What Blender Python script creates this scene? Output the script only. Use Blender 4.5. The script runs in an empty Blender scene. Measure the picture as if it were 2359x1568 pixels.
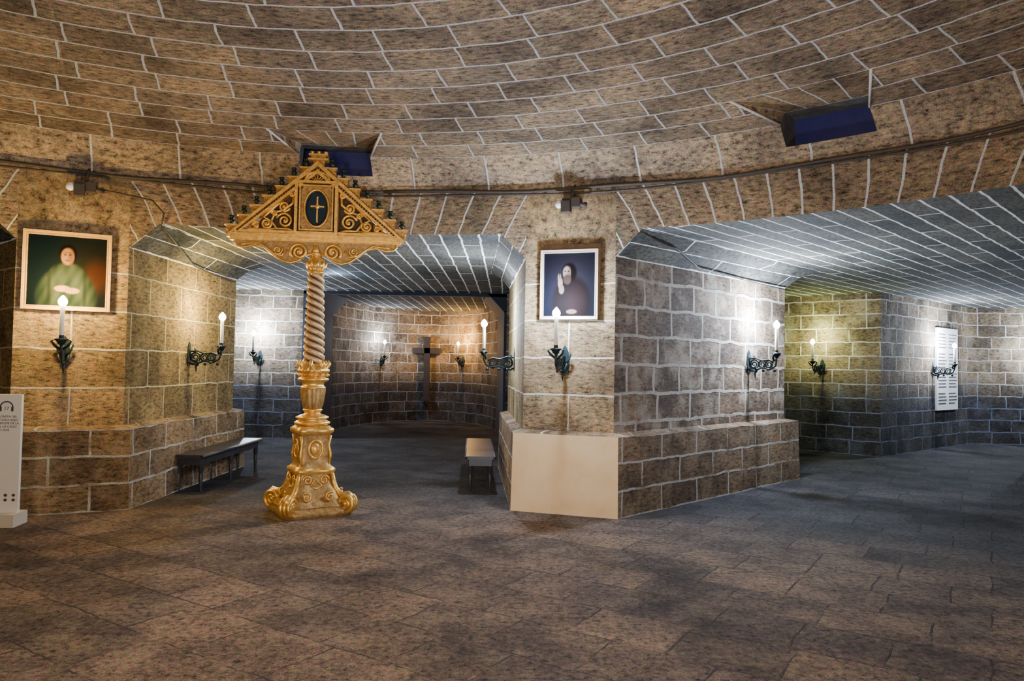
import bpy, bmesh, math, random
from mathutils import Vector, Matrix
random.seed(7)
D = math.radians
CX, CY, R0 = -1.51, 1.60, 6.89      # centre of the rotunda and radius of its ring
BAY = D(-4.4)                       # azimuth of the middle bay (clockwise from +Y)
ZS, ZC, ZR = 2.80, 3.09, 3.57       # spring, passage ceiling, ring moulding
def cyl(a, r, z=0.0): return Vector((CX + r*math.sin(a), CY + r*math.cos(a), z))
def dirv(a): return Vector((math.sin(a), math.cos(a), 0))

# ---------------------------------------------------------------- materials
def nt(name):
    m = bpy.data.materials.new(name); m.use_nodes = True
    t = m.node_tree; b = t.nodes['Principled BSDF']; return m, t, b
def N(t, kind, **kw):
    n = t.nodes.new(kind)
    for k, v in kw.items():
        if k.startswith('i_'): n.inputs[k[2:].replace('_', ' ')].default_value = v
        else: setattr(n, k, v)
    return n
def rgba(c): return (c[0], c[1], c[2], 1)
def mixc(t, mode, fac, a, b):
    n = t.nodes.new('ShaderNodeMix'); n.data_type = 'RGBA'; n.blend_type = mode
    for sock, val in ((n.inputs[0], fac), (n.inputs[6], a), (n.inputs[7], b)):
        if hasattr(val, 'is_linked'): t.links.new(val, sock)
        else: sock.default_value = val
    return n.outputs[2]
def ramp(t, src, stops):
    n = t.nodes.new('ShaderNodeValToRGB'); cr = n.color_ramp
    while len(cr.elements) < len(stops): cr.elements.new(0.5)
    for e, (p, c) in zip(cr.elements, stops): e.position = p; e.color = rgba(c)
    t.links.new(src, n.inputs[0]); return n.outputs[0]

def stone(name, bw, rh, ms, c1, c2, mc=(0.72, 0.70, 0.66), off=0.5, use_uv=True, dist=0.022,
          rot=0.0, rough=0.9, bump=0.9, wear=0.35, smear=0.0, smc=(.5, .46, .40), squash=1.0, sqf=2, pit=1.0, var=1.0, grain=.8,
          low_shade=None, passage_shade=None):
    m, t, b = nt(name); L = t.links.new
    tc = N(t, 'ShaderNodeTexCoord')
    src = tc.outputs['UV'] if use_uv else tc.outputs['Object']
    obj = tc.outputs['Object']
    nz = N(t, 'ShaderNodeTexNoise', i_Scale=3.5, i_Detail=3.0); L(obj, nz.inputs['Vector'])
    sub = N(t, 'ShaderNodeVectorMath', operation='SUBTRACT'); L(nz.outputs['Color'], sub.inputs[0]); sub.inputs[1].default_value = (.5, .5, .5)
    sc = N(t, 'ShaderNodeVectorMath', operation='SCALE'); L(sub.outputs[0], sc.inputs[0]); sc.inputs['Scale'].default_value = dist*2
    ad = N(t, 'ShaderNodeVectorMath', operation='ADD'); L(src, ad.inputs[0]); L(sc.outputs[0], ad.inputs[1])
    mp = N(t, 'ShaderNodeMapping'); mp.inputs['Rotation'].default_value = (0, 0, rot); L(ad.outputs[0], mp.inputs['Vector'])
    br = N(t, 'ShaderNodeTexBrick', offset=off, squash=squash, squash_frequency=sqf); L(mp.outputs[0], br.inputs['Vector'])
    br.inputs['Color1'].default_value = rgba(c1); br.inputs['Color2'].default_value = rgba(c2); br.inputs['Mortar'].default_value = rgba(c1)
    br.inputs['Scale'].default_value = 1; br.inputs['Mortar Size'].default_value = ms
    br.inputs['Mortar Smooth'].default_value = 0.35
    br.inputs['Brick Width'].default_value = bw; br.inputs['Row Height'].default_value = rh
    n1 = N(t, 'ShaderNodeTexNoise', i_Scale=1.3, i_Detail=7.0, i_Roughness=0.68); L(obj, n1.inputs['Vector'])
    # tooled, pitted surface: noise stretched along the courses
    mpp = N(t, 'ShaderNodeMapping'); mpp.inputs['Scale'].default_value = (.55, 1.3, 1.3) if use_uv else (1, 1, 1); L(src, mpp.inputs['Vector'])
    n2 = N(t, 'ShaderNodeTexNoise', i_Scale=22.0, i_Detail=8.0, i_Roughness=0.8); L(mpp.outputs[0], n2.inputs['Vector'])
    n3 = N(t, 'ShaderNodeTexNoise', i_Scale=130.0, i_Detail=1.0, i_Roughness=0.9); L(obj, n3.inputs['Vector'])
    v1 = ramp(t, n1.outputs['Fac'], [(0.32, (.40, .40, .43)), (0.5, (1, 1, 1)), (0.68, (1.6, 1.5, 1.34))])
    v2 = ramp(t, n2.outputs['Fac'], [(0.38, (.12, .11, .11)), (0.475, (.82, .82, .82)), (0.63, (1.6, 1.55, 1.45))])
    g3 = N(t, 'ShaderNodeVectorMath', operation='MULTIPLY_ADD'); L(n3.outputs['Color'], g3.inputs[0]); g3.inputs[1].default_value = (4.0, 4.0, 4.0); g3.inputs[2].default_value = (-1, -1, -1)
    c = mixc(t, 'MULTIPLY', var, br.outputs['Color'], v1)
    c = mixc(t, 'MULTIPLY', pit, c, v2)
    if smear:
        n5 = N(t, 'ShaderNodeTexNoise', i_Scale=2.6, i_Detail=9.0, i_Roughness=0.72); L(tc.outputs['Object'], n5.inputs['Vector'])
        sf = N(t, 'ShaderNodeMapRange'); L(n5.outputs['Fac'], sf.inputs['Value']); sf.inputs['From Min'].default_value = .5; sf.inputs['From Max'].default_value = .62; sf.inputs['To Max'].default_value = smear
        c = mixc(t, 'MIX', sf.outputs[0], c, rgba(smc))
    n4 = N(t, 'ShaderNodeTexNoise', i_Scale=2.3, i_Detail=5.0, i_Roughness=0.7); L(obj, n4.inputs['Vector'])
    mr = N(t, 'ShaderNodeMapRange'); L(n4.outputs['Fac'], mr.inputs['Value'])
    mr.inputs['From Min'].default_value = wear-0.08; mr.inputs['From Max'].default_value = wear+0.08
    mm = N(t, 'ShaderNodeMath', operation='MULTIPLY'); L(br.outputs['Fac'], mm.inputs[0]); L(mr.outputs[0], mm.inputs[1])
    c = mixc(t, 'MIX', mm.outputs[0], c, rgba(mc))
    c = mixc(t, 'MULTIPLY', grain, c, g3.outputs[0])
    if low_shade:      # painted shade: lower courses darkened and blued
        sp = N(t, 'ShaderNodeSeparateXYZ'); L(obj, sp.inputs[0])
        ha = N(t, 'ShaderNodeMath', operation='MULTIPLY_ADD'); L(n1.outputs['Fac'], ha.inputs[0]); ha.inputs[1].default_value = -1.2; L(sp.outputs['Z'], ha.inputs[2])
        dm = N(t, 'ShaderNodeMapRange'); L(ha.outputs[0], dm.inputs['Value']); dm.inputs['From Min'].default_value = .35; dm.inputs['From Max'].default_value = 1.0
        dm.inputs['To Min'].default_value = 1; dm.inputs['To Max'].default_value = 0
        c = mixc(t, 'MULTIPLY', dm.outputs[0], c, rgba(low_shade))
    if passage_shade:  # shade put into the floor colour outside the rotunda
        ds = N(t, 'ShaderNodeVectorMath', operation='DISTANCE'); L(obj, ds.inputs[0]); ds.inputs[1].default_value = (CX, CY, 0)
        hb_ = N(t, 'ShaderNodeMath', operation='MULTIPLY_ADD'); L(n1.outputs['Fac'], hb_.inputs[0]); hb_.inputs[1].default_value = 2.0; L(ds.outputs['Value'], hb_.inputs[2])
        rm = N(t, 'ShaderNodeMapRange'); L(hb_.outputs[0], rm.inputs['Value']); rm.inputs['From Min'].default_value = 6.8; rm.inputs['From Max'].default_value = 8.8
        c = mixc(t, 'MULTIPLY', rm.outputs[0], c, rgba(passage_shade))
    L(c, b.inputs['Base Color']); b.inputs['Roughness'].default_value = rough
    b.inputs['Specular IOR Level'].default_value = 0.2
    h = N(t, 'ShaderNodeMath', operation='MULTIPLY_ADD'); L(n2.outputs['Fac'], h.inputs[0]); h.inputs[1].default_value = 1.5; L(mm.outputs[0], h.inputs[2])
    h2 = N(t, 'ShaderNodeMath', operation='MULTIPLY_ADD'); L(n1.outputs['Fac'], h2.inputs[0]); h2.inputs[1].default_value = 0.8; L(h.outputs[0], h2.inputs[2])
    bp = N(t, 'ShaderNodeBump', i_Strength=bump, i_Distance=0.03); L(h2.outputs[0], bp.inputs['Height']); L(bp.outputs[0], b.inputs['Normal'])
    return m

def plain(name, c, rough=0.6, metal=0.0, emit=None, es=0.0, noise=0.0, nscale=20, bump=0.0, dark=(.4, .4, .4)):
    m, t, b = nt(name); b.inputs['Roughness'].default_value = rough; b.inputs['Metallic'].default_value = metal
    b.inputs['Base Color'].default_value = rgba(c)
    tc = N(t, 'ShaderNodeTexCoord')
    nz = N(t, 'ShaderNodeTexNoise', i_Scale=float(nscale), i_Detail=6.0, i_Roughness=0.65); t.links.new(tc.outputs['Object'], nz.inputs['Vector'])
    if noise:
        v = ramp(t, nz.outputs['Fac'], [(0.35, dark), (0.6, (1, 1, 1))])
        t.links.new(mixc(t, 'MULTIPLY', noise, rgba(c), v), b.inputs['Base Color'])
    if bump:
        bp = N(t, 'ShaderNodeBump', i_Strength=bump, i_Distance=0.01); t.links.new(nz.outputs['Fac'], bp.inputs['Height']); t.links.new(bp.outputs[0], b.inputs['Normal'])
    if emit: b.inputs['Emission Color'].default_value = rgba(emit); b.inputs['Emission Strength'].default_value = es
    return m

M_dome = stone('dome_stone', .6, .33, .012, (.46, .35, .235), (.27, .205, .145), mc=(.84, .82, .82), wear=.27, bump=1.0)
M_band = stone('band_stone', .85, 40, .014, (.50, .38, .25), (.40, .30, .20), off=0, wear=.27, mc=(.80, .78, .75))
M_vous = stone('voussoir_stone', .28, 40, .013, (.43, .31, .19), (.31, .225, .14), off=0, wear=.25, mc=(.82, .79, .74))
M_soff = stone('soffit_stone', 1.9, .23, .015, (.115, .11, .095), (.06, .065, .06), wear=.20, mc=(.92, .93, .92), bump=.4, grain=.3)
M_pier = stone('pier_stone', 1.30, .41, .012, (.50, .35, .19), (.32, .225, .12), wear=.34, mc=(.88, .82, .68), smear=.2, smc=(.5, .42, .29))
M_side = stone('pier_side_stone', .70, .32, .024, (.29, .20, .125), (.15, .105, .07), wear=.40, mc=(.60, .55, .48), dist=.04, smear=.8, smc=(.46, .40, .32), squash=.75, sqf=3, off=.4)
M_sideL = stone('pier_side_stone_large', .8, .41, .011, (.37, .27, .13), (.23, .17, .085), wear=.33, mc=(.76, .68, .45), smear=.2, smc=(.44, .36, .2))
M_plin = stone('plinth_stone', .75, .29, .016, (.38, .26, .15), (.20, .135, .085), wear=.44, smear=.4, smc=(.46, .38, .27), dist=.035)
M_wall = stone('outer_wall_stone', .62, .27, .016, (.34, .25, .15), (.16, .12, .08), wear=.43, mc=(.68, .64, .58), smear=.45, smc=(.46, .40, .32), squash=.8, sqf=3, dist=.03, low_shade=(.25, .30, .46))
M_floor = stone('floor_slabs', .62, .5, .008, (.28, .195, .14), (.13, .098, .080), mc=(.06, .047, .042), use_uv=False, rot=D(33), rough=.85, bump=.7, wear=.44, dist=.03, smear=.22, smc=(.38, .30, .22), squash=.8, sqf=3, grain=.9, passage_shade=(.20, .26, .38))
M_plas = plain('cream_plaster', (.98, .72, .42), .85, noise=.35, nscale=3, bump=.3, dark=(.78, .60, .38))
M_blue = plain('blue_shaft_glass', (.015, .015, .07), .5, emit=(.03, .03, .15), es=.16, noise=.4)
M_iron = plain('wrought_iron', (.02, .04, .045), .45, .5, bump=.4, noise=.5)
M_cand = plain('candle_wax', (.85, .8, .68), .5)
M_cable = plain('cable_rubber', (.055, .04, .03), .7, noise=.5)
M_wood = plain('dark_bench_wood', (.035, .035, .045), .38, noise=.6, nscale=8)
M_cross = plain('dark_cross_wood', (.025, .016, .014), .7, noise=.5, nscale=8)
M_gold = plain('old_gilding', (1.0, .62, .16), .36, .75, noise=.5, nscale=30, bump=.3, dark=(.38, .25, .11))
M_gold2 = plain('tarnished_gilding', (.52, .32, .11), .45, .5, noise=.7, nscale=24, bump=.4, dark=(.32, .21, .12))
M_shaftw = plain('worn_gilded_wood', (.84, .58, .30), .42, .45, noise=.5, nscale=30, bump=.3, dark=(.45, .32, .18))
M_core = plain('dark_groove_wood', (.07, .042, .022), .8, noise=.4)
M_cup = plain('dark_green_candle_cup', (.03, .045, .03), .35, .6)
M_glass = plain('oval_glass', (.015, .035, .05), .08)

# ---------------------------------------------------------------- mesh builder
class MB:
    def __init__(s): s.v = []; s.f = []; s.uv = []; s.mi = []; s.sm = []; s.M = Matrix.Identity(4)
    def add(s, verts, faces, mat=0, smooth=False, uvs=None):
        o = len(s.v); s.v += [tuple(s.M @ Vector(p)) for p in verts]
        for i, f in enumerate(faces):
            s.f.append([o+k for k in f]); s.mi.append(mat); s.sm.append(smooth)
            s.uv.append(uvs[i] if uvs else [(verts[k][0], verts[k][2]) for k in f])
    def quad(s, p, uv, mat=0, smooth=False): s.add(p, [list(range(len(p)))], mat, smooth, [uv])
    def box(s, c, d, mat=0, rz=0.0):
        cx, cy, cz = c; a, b, h = d[0]/2, d[1]/2, d[2]/2; ca, sa = math.cos(rz), math.sin(rz)
        vs = []
        for z in (-h, h):
            for x, y in ((-a, -b), (a, -b), (a, b), (-a, b)): vs.append((cx+x*ca-y*sa, cy+x*sa+y*ca, cz+z))
        s.add(vs, [[3, 2, 1, 0], [4, 5, 6, 7], [0, 1, 5, 4], [1, 2, 6, 5], [2, 3, 7, 6], [3, 0, 4, 7]], mat)
    def lathe(s, prof, seg=24, c=(0, 0), mat=0, fn=None, smooth=True, cap=True):
        vs = []; fs = []
        for r, z in prof:
            for i in range(seg):
                th = 2*math.pi*i/seg; rr = fn(r, th, z) if fn else r
                vs.append((c[0]+rr*math.cos(th), c[1]+rr*math.sin(th), z))
        for j in range(len(prof)-1):
            for i in range(seg):
                k = (i+1) % seg; fs.append([j*seg+i, j*seg+k, (j+1)*seg+k, (j+1)*seg+i])
        s.add(vs, fs, mat, smooth)
        if cap:
            n = len(prof)-1
            s.add(vs[:seg], [list(range(seg))[::-1]], mat); s.add(vs[n*seg:], [list(range(seg))], mat)
    def extr(s, poly, y0, y1, mat=0):
        n = len(poly); vs = [(x, y0, z) for x, z in poly]+[(x, y1, z) for x, z in poly]
        s.add(vs, [list(range(n)), list(range(2*n-1, n-1, -1))]+[[i, (i+1) % n, n+(i+1) % n, n+i] for i in range(n)], mat)
    def ring(s, po, pi, y0, y1, mat=0):
        n = len(po); vs = [(x, y0, z) for x, z in po]+[(x, y0, z) for x, z in pi]+[(x, y1, z) for x, z in po]+[(x, y1, z) for x, z in pi]
        fs = []
        for i in range(n):
            k = (i+1) % n
            fs += [[i, k, n+k, n+i], [2*n+i, 3*n+i, 3*n+k, 2*n+k], [i, 2*n+i, 2*n+k, k], [n+i, n+k, 3*n+k, 3*n+i]]
        s.add(vs, fs, mat)
    def tube(s, pts, r, seg=8, mat=0, closed=False):
        pts = [Vector(p) for p in pts]; n = len(pts); vs = []; fs = []; up = None
        for i, p in enumerate(pts):
            a = pts[(i-1) % n] if (closed or i > 0) else p; b = pts[(i+1) % n] if (closed or i < n-1) else p
            t = (b-a); t = t.normalized() if t.length > 1e-9 else Vector((0, 0, 1))
            if up is None: up = Vector((0, 0, 1)) if abs(t.z) < .9 else Vector((1, 0, 0))
            up = up - t*up.dot(t)
            up = up.normalized() if up.length > 1e-6 else t.orthogonal().normalized()
            w = t.cross(up); rr = r[i] if isinstance(r, (list, tuple)) else r
            for k in range(seg):
                th = 2*math.pi*k/seg; vs.append(tuple(p+(up*math.cos(th)+w*math.sin(th))*rr))
        m = n if closed else n-1
        for i in range(m):
            j = (i+1) % n
            for k in range(seg): q = (k+1) % seg; fs.append([i*seg+k, i*seg+q, j*seg+q, j*seg+k])
        if not closed: fs += [list(range(seg))[::-1], list(range((n-1)*seg, n*seg))]
        s.add(vs, fs, mat, True)
    def ball(s, c, r, mat=0, seg=14, rings=9):
        rx, ry, rz = r if isinstance(r, (tuple, list)) else (r, r, r); vs = []; fs = []
        for j in range(rings+1):
            ph = -math.pi/2+math.pi*j/rings
            for i in range(seg):
                th = 2*math.pi*i/seg; vs.append((c[0]+rx*math.cos(ph)*math.cos(th), c[1]+ry*math.cos(ph)*math.sin(th), c[2]+rz*math.sin(ph)))
        for j in range(rings):
            for i in range(seg): k = (i+1) % seg; fs.append([j*seg+i, j*seg+k, (j+1)*seg+k, (j+1)*seg+i])
        s.add(vs, fs, mat, True)
    def build(s, name, mats, loc=(0, 0, 0), rz=0.0, parent=None):
        me = bpy.data.meshes.new(name); me.from_pydata(s.v, [], s.f)
        uvl = me.uv_layers.new(name='UVMap'); k = 0
        for uvf in s.uv:
            for c in uvf: uvl.data[k].uv = c; k += 1
        for m in mats: me.materials.append(m)
        me.polygons.foreach_set('material_index', s.mi); me.polygons.foreach_set('use_smooth', s.sm); me.update()
        o = bpy.data.objects.new(name, me); bpy.context.scene.collection.objects.link(o)
        o.location = loc; o.rotation_euler = (0, 0, rz)
        if parent: o.parent = parent
        return o

def spiral(cx, cz, r0, r1, turns, st, y=0.0, n=28, mir=1):
    out = []
    for i in range(n+1):
        t = i/n; r = r0+(r1-r0)*t; a = st+turns*2*math.pi*t
        out.append((mir*(cx+r*math.cos(a)), y, cz+r*math.sin(a)))
    return out

# ---------------------------------------------------------------- dome, band, windows
HR = 1.6+2.30; RD = 6.60; RISE = .36; ROW = .33
def dz(r): return HR+RISE*(1-(r/RD)**2)
secs = []
for a in (-22.5, -21, -19.5, -18, -16.5, -15, -13.5, -12, -10.5, -9, -7.4, -5.6, -4.5, -3.4, -1.7, 0, 1.7, 3.4, 4.5, 5.6, 7.4, 9, 10.5, 12, 13.5, 15, 16.5, 18, 19.5, 21, 22.5): secs.append(D(a))
WA, WB = D(5.6), D(3.4); RN = RD-2*ROW
dome = MB(); ring = MB()
rows = []; r = RD; k = 0
while r > .25: rows.append((r, max(r-ROW, .2), k)); r -= ROW; k += 1
for sct in range(8):
    base = BAY+D(45)*sct
    for (ra, rb, k) in rows:
        nb = max(6, round(2*math.pi*(ra+rb)/2/.62)); offk = random.Random(k).random()*.6
        for i in range(len(secs)-1):
            a0, a1 = secs[i], secs[i+1]
            if k < 2 and a0 >= -WA-1e-6 and a1 <= WA+1e-6: continue
            u0 = (base+a0)*nb*.6/(2*math.pi)+offk+20*.6; u1 = (base+a1)*nb*.6/(2*math.pi)+offk+20*.6
            v0 = k*.33+6.6+.0; v1 = v0+.33
            dome.quad([cyl(base+a0, ra, dz(ra)), cyl(base+a1, ra, dz(ra)), cyl(base+a1, rb, dz(rb)), cyl(base+a0, rb, dz(rb))],
                      [(u0, v0), (u1, v0), (u1, v1), (u0, v1)], 0)
    P = lambda a, r, z=None: cyl(base+a, r, dz(r) if z is None else z)
    RB2 = 6.76; ZT = 1.6+2.46; ZB = 1.6+2.13
    for sg in (-1, 1):
        for (ra, rb) in ((RD, RD-ROW), (RD-ROW, RN)):
            ea = WB+(WA-WB)*(RD-ra)/(RD-RN); eb = WB+(WA-WB)*(RD-rb)/(RD-RN)
            kk = 0 if ra == RD else 1
            pts = [P(sg*ea, ra), P(sg*WA, ra), P(sg*WA, rb), P(sg*eb, rb)]
            uu = [(12+sg*ea*6.4, 6.6+kk*.33), (12+sg*WA*6.4, 6.6+kk*.33), (12+sg*WA*6.4, 6.93+kk*.33), (12+sg*eb*6.4, 6.93+kk*.33)]
            if kk == 1: pts = pts[:3]; uu = uu[:3]
            dome.quad(pts, uu, 0)
        dome.quad([P(sg*WA, RN), P(sg*WB, RD), P(sg*WB, RB2, ZT)], [(0, 10), (.7, 10), (.7, 10.1)], 1)
        dome.tube([P(sg*WA, RN), P(sg*WB, RD)], .012, 6, 3)
    for q in range(4):
        f0, f1 = -1+q*.5, -.5+q*.5
        dome.quad([P(f0*WB, RB2, ZT), P(f1*WB, RB2, ZT), P(f1*WA, RN), P(f0*WA, RN)],
                  [(q*.28, 0), (q*.28+.28, 0), (q*.28+.28, .8), (q*.28, .8)], 2)
    NP = 6; prof = [(R0-.29*(j/NP)**1.6, ZR+.33*j/NP) for j in range(NP+1)]
    for j in range(NP):
        (ra, za), (rb, zb) = prof[j], prof[j+1]
        for i in range(len(secs)-1):
            a0, a1 = secs[i], secs[i+1]
            if j >= 3 and a0 >= -WB-1e-6 and a1 <= WB+1e-6: continue
            nbd = 50*.85/(2*math.pi)
            ring.quad([cyl(base+a0, ra, za), cyl(base+a1, ra, za), cyl(base+a1, rb, zb), cyl(base+a0, rb, zb)],
                      [((base+a0)*nbd+9, 5+za), ((base+a1)*nbd+9, 5+za), ((base+a1)*nbd+9, 5+zb), ((base+a0)*nbd+9, 5+zb)], 1)
    rs, zs = prof[3]
    RG = 7.08
    ring.quad([P(-WB, rs, zs), P(WB, rs, zs), P(WB, RG, zs+.06), P(-WB, RG, zs+.06)], [(0.1, 0), (.8, 0), (.8, .4), (0.1, .4)], 4)
    ring.quad([P(-WB, RB2, ZT), P(WB, RB2, ZT), P(WB, RG, ZT+.02), P(-WB, RG, ZT+.02)], [(0.1, 0), (.8, 0), (.8, .4), (0.1, .4)], 4)
    for sg in (-1, 1):
        ring.quad([P(sg*WB, rs, zs), P(sg*WB, RG, zs+.06), P(sg*WB, RG, ZT+.02), P(sg*WB, RB2, ZT), P(sg*WB, RD, HR)], [(.2, 0), (.6, 0), (.6, .4), (.3, .4), (.2, .3)], 4)
    ring.quad([P(-WB, RG, zs), P(WB, RG, zs), P(WB, RG, ZT+.05), P(-WB, RG, ZT+.05)], [(0, 0), (1, 0), (1, 1), (0, 1)], 2)
    A1, A2 = D(22.5-4.25), D(22.5-6.7)
    cols = sorted(set([round(x, 6) for x in secs]+[round(x, 6) for x in (-A1, A1, -A2, A2)]))
    def zlow(a):
        a = abs(a)
        if a <= A2+1e-5: return ZC
        if a >= A1-1e-5: return ZS
        return ZC+(ZS-ZC)*(a-A2)/(A1-A2)
    for i in range(len(cols)-1):
        a0, a1 = cols[i], cols[i+1]; mid = (a0+a1)/2
        p = [cyl(base+a0, R0, zlow(a0)), cyl(base+a1, R0, zlow(a1)), cyl(base+a1, R0, ZR), cyl(base+a0, R0, ZR)]
        if abs(mid) > A1:
            sgn = 1 if mid > 0 else -1; rel = [(a0, ZS), (a1, ZS), (a1, ZR), (a0, ZR)]
            ring.quad(p, [((a-sgn*D(22.5))*R0+.65, 10.30+(z-ZS)*.38) for a, z in rel], 3)
        else:
            rel = [(a0, zlow(a0)), (a1, zlow(a1)), (a1, ZR), (a0, ZR)]
            ring.quad(p, [(a*R0/(1+(z-ZC)/3.6)+14, 3+z) for a, z in rel], 0)
M_reveal = plain('dark_window_reveal', (.12, .11, .10), .9, noise=.8, nscale=9, bump=.5)
M_fillet = plain('lime_mortar', (.66, .64, .62), .9, noise=.3)
dome.build('ceiling_dome', [M_dome, M_band, M_vous, M_fillet])
ring.build('wall_ring', [M_vous, M_band, M_blue, M_pier, M_reveal])

# ---------------------------------------------------------------- passage ceiling
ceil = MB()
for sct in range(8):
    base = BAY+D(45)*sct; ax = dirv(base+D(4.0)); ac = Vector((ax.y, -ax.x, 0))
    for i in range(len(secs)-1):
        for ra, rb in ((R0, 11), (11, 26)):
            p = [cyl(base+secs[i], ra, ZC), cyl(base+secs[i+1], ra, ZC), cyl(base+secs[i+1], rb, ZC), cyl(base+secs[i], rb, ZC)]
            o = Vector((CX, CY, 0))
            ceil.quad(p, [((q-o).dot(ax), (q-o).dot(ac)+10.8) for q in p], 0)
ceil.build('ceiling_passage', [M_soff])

# ---------------------------------------------------------------- floor
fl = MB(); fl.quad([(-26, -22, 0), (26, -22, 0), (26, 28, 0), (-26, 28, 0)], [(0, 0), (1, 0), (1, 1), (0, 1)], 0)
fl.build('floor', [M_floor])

# ---------------------------------------------------------------- piers
def inter_offset(poly, d):
    n = len(poly); out = []
    cen = sum((Vector((p[0], p[1])) for p in poly), Vector((0, 0)))/n
    lines = []
    for i in range(n):
        a = Vector(poly[i][:2]); b = Vector(poly[(i+1) % n][:2]); t = (b-a).normalized(); nn = Vector((t.y, -t.x))
        if nn.dot((a+b)/2-cen) < 0: nn = -nn
        lines.append((a+nn*d, t))
    for i in range(n):
        (p, t), (q, s_) = lines[i-1], lines[i]
        cr = t.x*s_.y-t.y*s_.x; w = q-p; k = (w.x*s_.y-w.y*s_.x)/cr; out.append(p+t*k)
    return out
PA = D(4.25)
for i in range(8):
    pa = BAY+D(22.5)+D(45)*i          # i=0 middle pier, i=7 left pier
    fl_, fr_ = cyl(pa-PA, R0), cyl(pa+PA, R0)
    LR = 4.1 if i == 0 else 3.1; LL = 3.3
    br_ = fr_+dirv(pa+D(22.5)+D(4.5))*LR; bl_ = fl_+dirv(pa-D(22.5)+D(1.1))*LL
    poly = [fl_, fr_, br_, bl_]
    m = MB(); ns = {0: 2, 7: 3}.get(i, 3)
    def wallstrip(a, b, z0, z1, mat, v0=0.87, u0=0.3):
        L = (b-a).length; n = max(1, int(L/.5))
        for q in range(n):
            p0 = a.lerp(b, q/n); p1 = a.lerp(b, (q+1)/n)
            m.quad([(p0.x, p0.y, z0), (p1.x, p1.y, z0), (p1.x, p1.y, z1), (p0.x, p0.y, z1)],
                   [(u0+L*q/n, z0-v0+8.2), (u0+L*(q+1)/n, z0-v0+8.2), (u0+L*(q+1)/n, z1-v0+8.2), (u0+L*q/n, z1-v0+8.2)], mat)
    for q in range(4):
        a0 = -PA+2*PA*q/4; a1 = a0+2*PA/4; p0, p1 = cyl(pa+a0, R0), cyl(pa+a1, R0)
        m.quad([(p0.x, p0.y, 0), (p1.x, p1.y, 0), (p1.x, p1.y, ZS), (p0.x, p0.y, ZS)],
               [(a0*R0+.65, 7.33), (a1*R0+.65, 7.33), (a1*R0+.65, 7.33+ZS), (a0*R0+.65, 7.33+ZS)], 0)
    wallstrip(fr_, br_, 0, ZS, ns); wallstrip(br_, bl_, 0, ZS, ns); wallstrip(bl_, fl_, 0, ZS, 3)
    hb = inter_offset([(p.x, p.y) for p in poly], .29)
    hfl, hfr = cyl(pa-D(6.7), R0), cyl(pa+D(6.7), R0)
    H = [Vector((hfl.x, hfl.y, ZC)), Vector((hfr.x, hfr.y, ZC)), Vector((hb[2].x, hb[2].y, ZC)), Vector((hb[3].x, hb[3].y, ZC))]
    S = [Vector((p.x, p.y, ZS)) for p in poly]
    for a, b in ((1, 2), (2, 3), (3, 0)):
        L = (S[b]-S[a]).length
        Ma = S[a].lerp(H[a], .42)+Vector((0, 0, .05)); Mb_ = S[b].lerp(H[b], .42)+Vector((0, 0, .05))
        if a == 1: Ma = S[a].lerp(H[a], .5)
        if b == 0: Mb_ = S[b].lerp(H[b], .5)
        m.quad([S[a], S[b], Mb_, Ma], [(0, 1.15), (L, 1.15), (L, 1.32), (0, 1.32)], 4)
        m.quad([Ma, Mb_, H[b], H[a]], [(0, 1.38), (L, 1.38), (L, 1.60), (0, 1.60)], 4)
    PO = inter_offset([(p.x, p.y) for p in poly], .13); PT = inter_offset([(p.x, p.y) for p in poly], .115)
    ZP = .87
    for a, b in ((0, 1), (1, 2), (2, 3), (3, 0)):
        L = (PO[b]-PO[a]).length; n = max(1, int(L/.5)); mt = 5 if (i == 0 and a == 0) else 1
        for q in range(n):
            p0, p1 = PO[a].lerp(PO[b], q/n), PO[a].lerp(PO[b], (q+1)/n); t0, t1 = PT[a].lerp(PT[b], q/n), PT[a].lerp(PT[b], (q+1)/n)
            u0, u1 = L*q/n+.3, L*(q+1)/n+.3
            m.quad([(p0.x, p0.y, 0), (p1.x, p1.y, 0), (t1.x, t1.y, ZP-.015), (t0.x, t0.y, ZP-.015)], [(u0, 5.8), (u1, 5.8), (u1, 5.8+ZP), (u0, 5.8+ZP)], mt)
        q0, q1 = poly[a], poly[b]
        m.quad([(PT[a].x, PT[a].y, ZP-.015), (PT[b].x, PT[b].y, ZP-.015), (q1.x, q1.y, ZP+.02), (q0.x, q0.y, ZP+.02)], [(.1, 5.9), (L-.1, 5.9), (L-.1, 6.0), (.1, 6.0)], 1)
    m.build('stone_pier', [M_pier, M_plin, M_side, M_sideL, M_soff, M_plas])

# ---------------------------------------------------------------- outer walls
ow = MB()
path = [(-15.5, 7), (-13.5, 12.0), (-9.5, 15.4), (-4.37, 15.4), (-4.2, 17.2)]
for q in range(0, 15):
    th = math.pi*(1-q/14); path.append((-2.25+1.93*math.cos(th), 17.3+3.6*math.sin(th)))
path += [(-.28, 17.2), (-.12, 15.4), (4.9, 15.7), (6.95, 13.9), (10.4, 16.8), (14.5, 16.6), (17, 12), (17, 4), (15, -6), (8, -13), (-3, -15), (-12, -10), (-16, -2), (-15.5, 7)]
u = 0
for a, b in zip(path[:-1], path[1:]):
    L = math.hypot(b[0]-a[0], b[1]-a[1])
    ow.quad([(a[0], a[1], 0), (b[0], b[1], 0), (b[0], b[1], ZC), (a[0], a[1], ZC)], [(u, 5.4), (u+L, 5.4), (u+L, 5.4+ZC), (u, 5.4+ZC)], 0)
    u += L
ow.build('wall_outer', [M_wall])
M_jamb_shade = plain('dark_blue_jamb_shade', (.008, .012, .03), .8, noise=.4)  # dark lining over the chapel jambs, their shade put into its colour
cf = MB()
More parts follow.
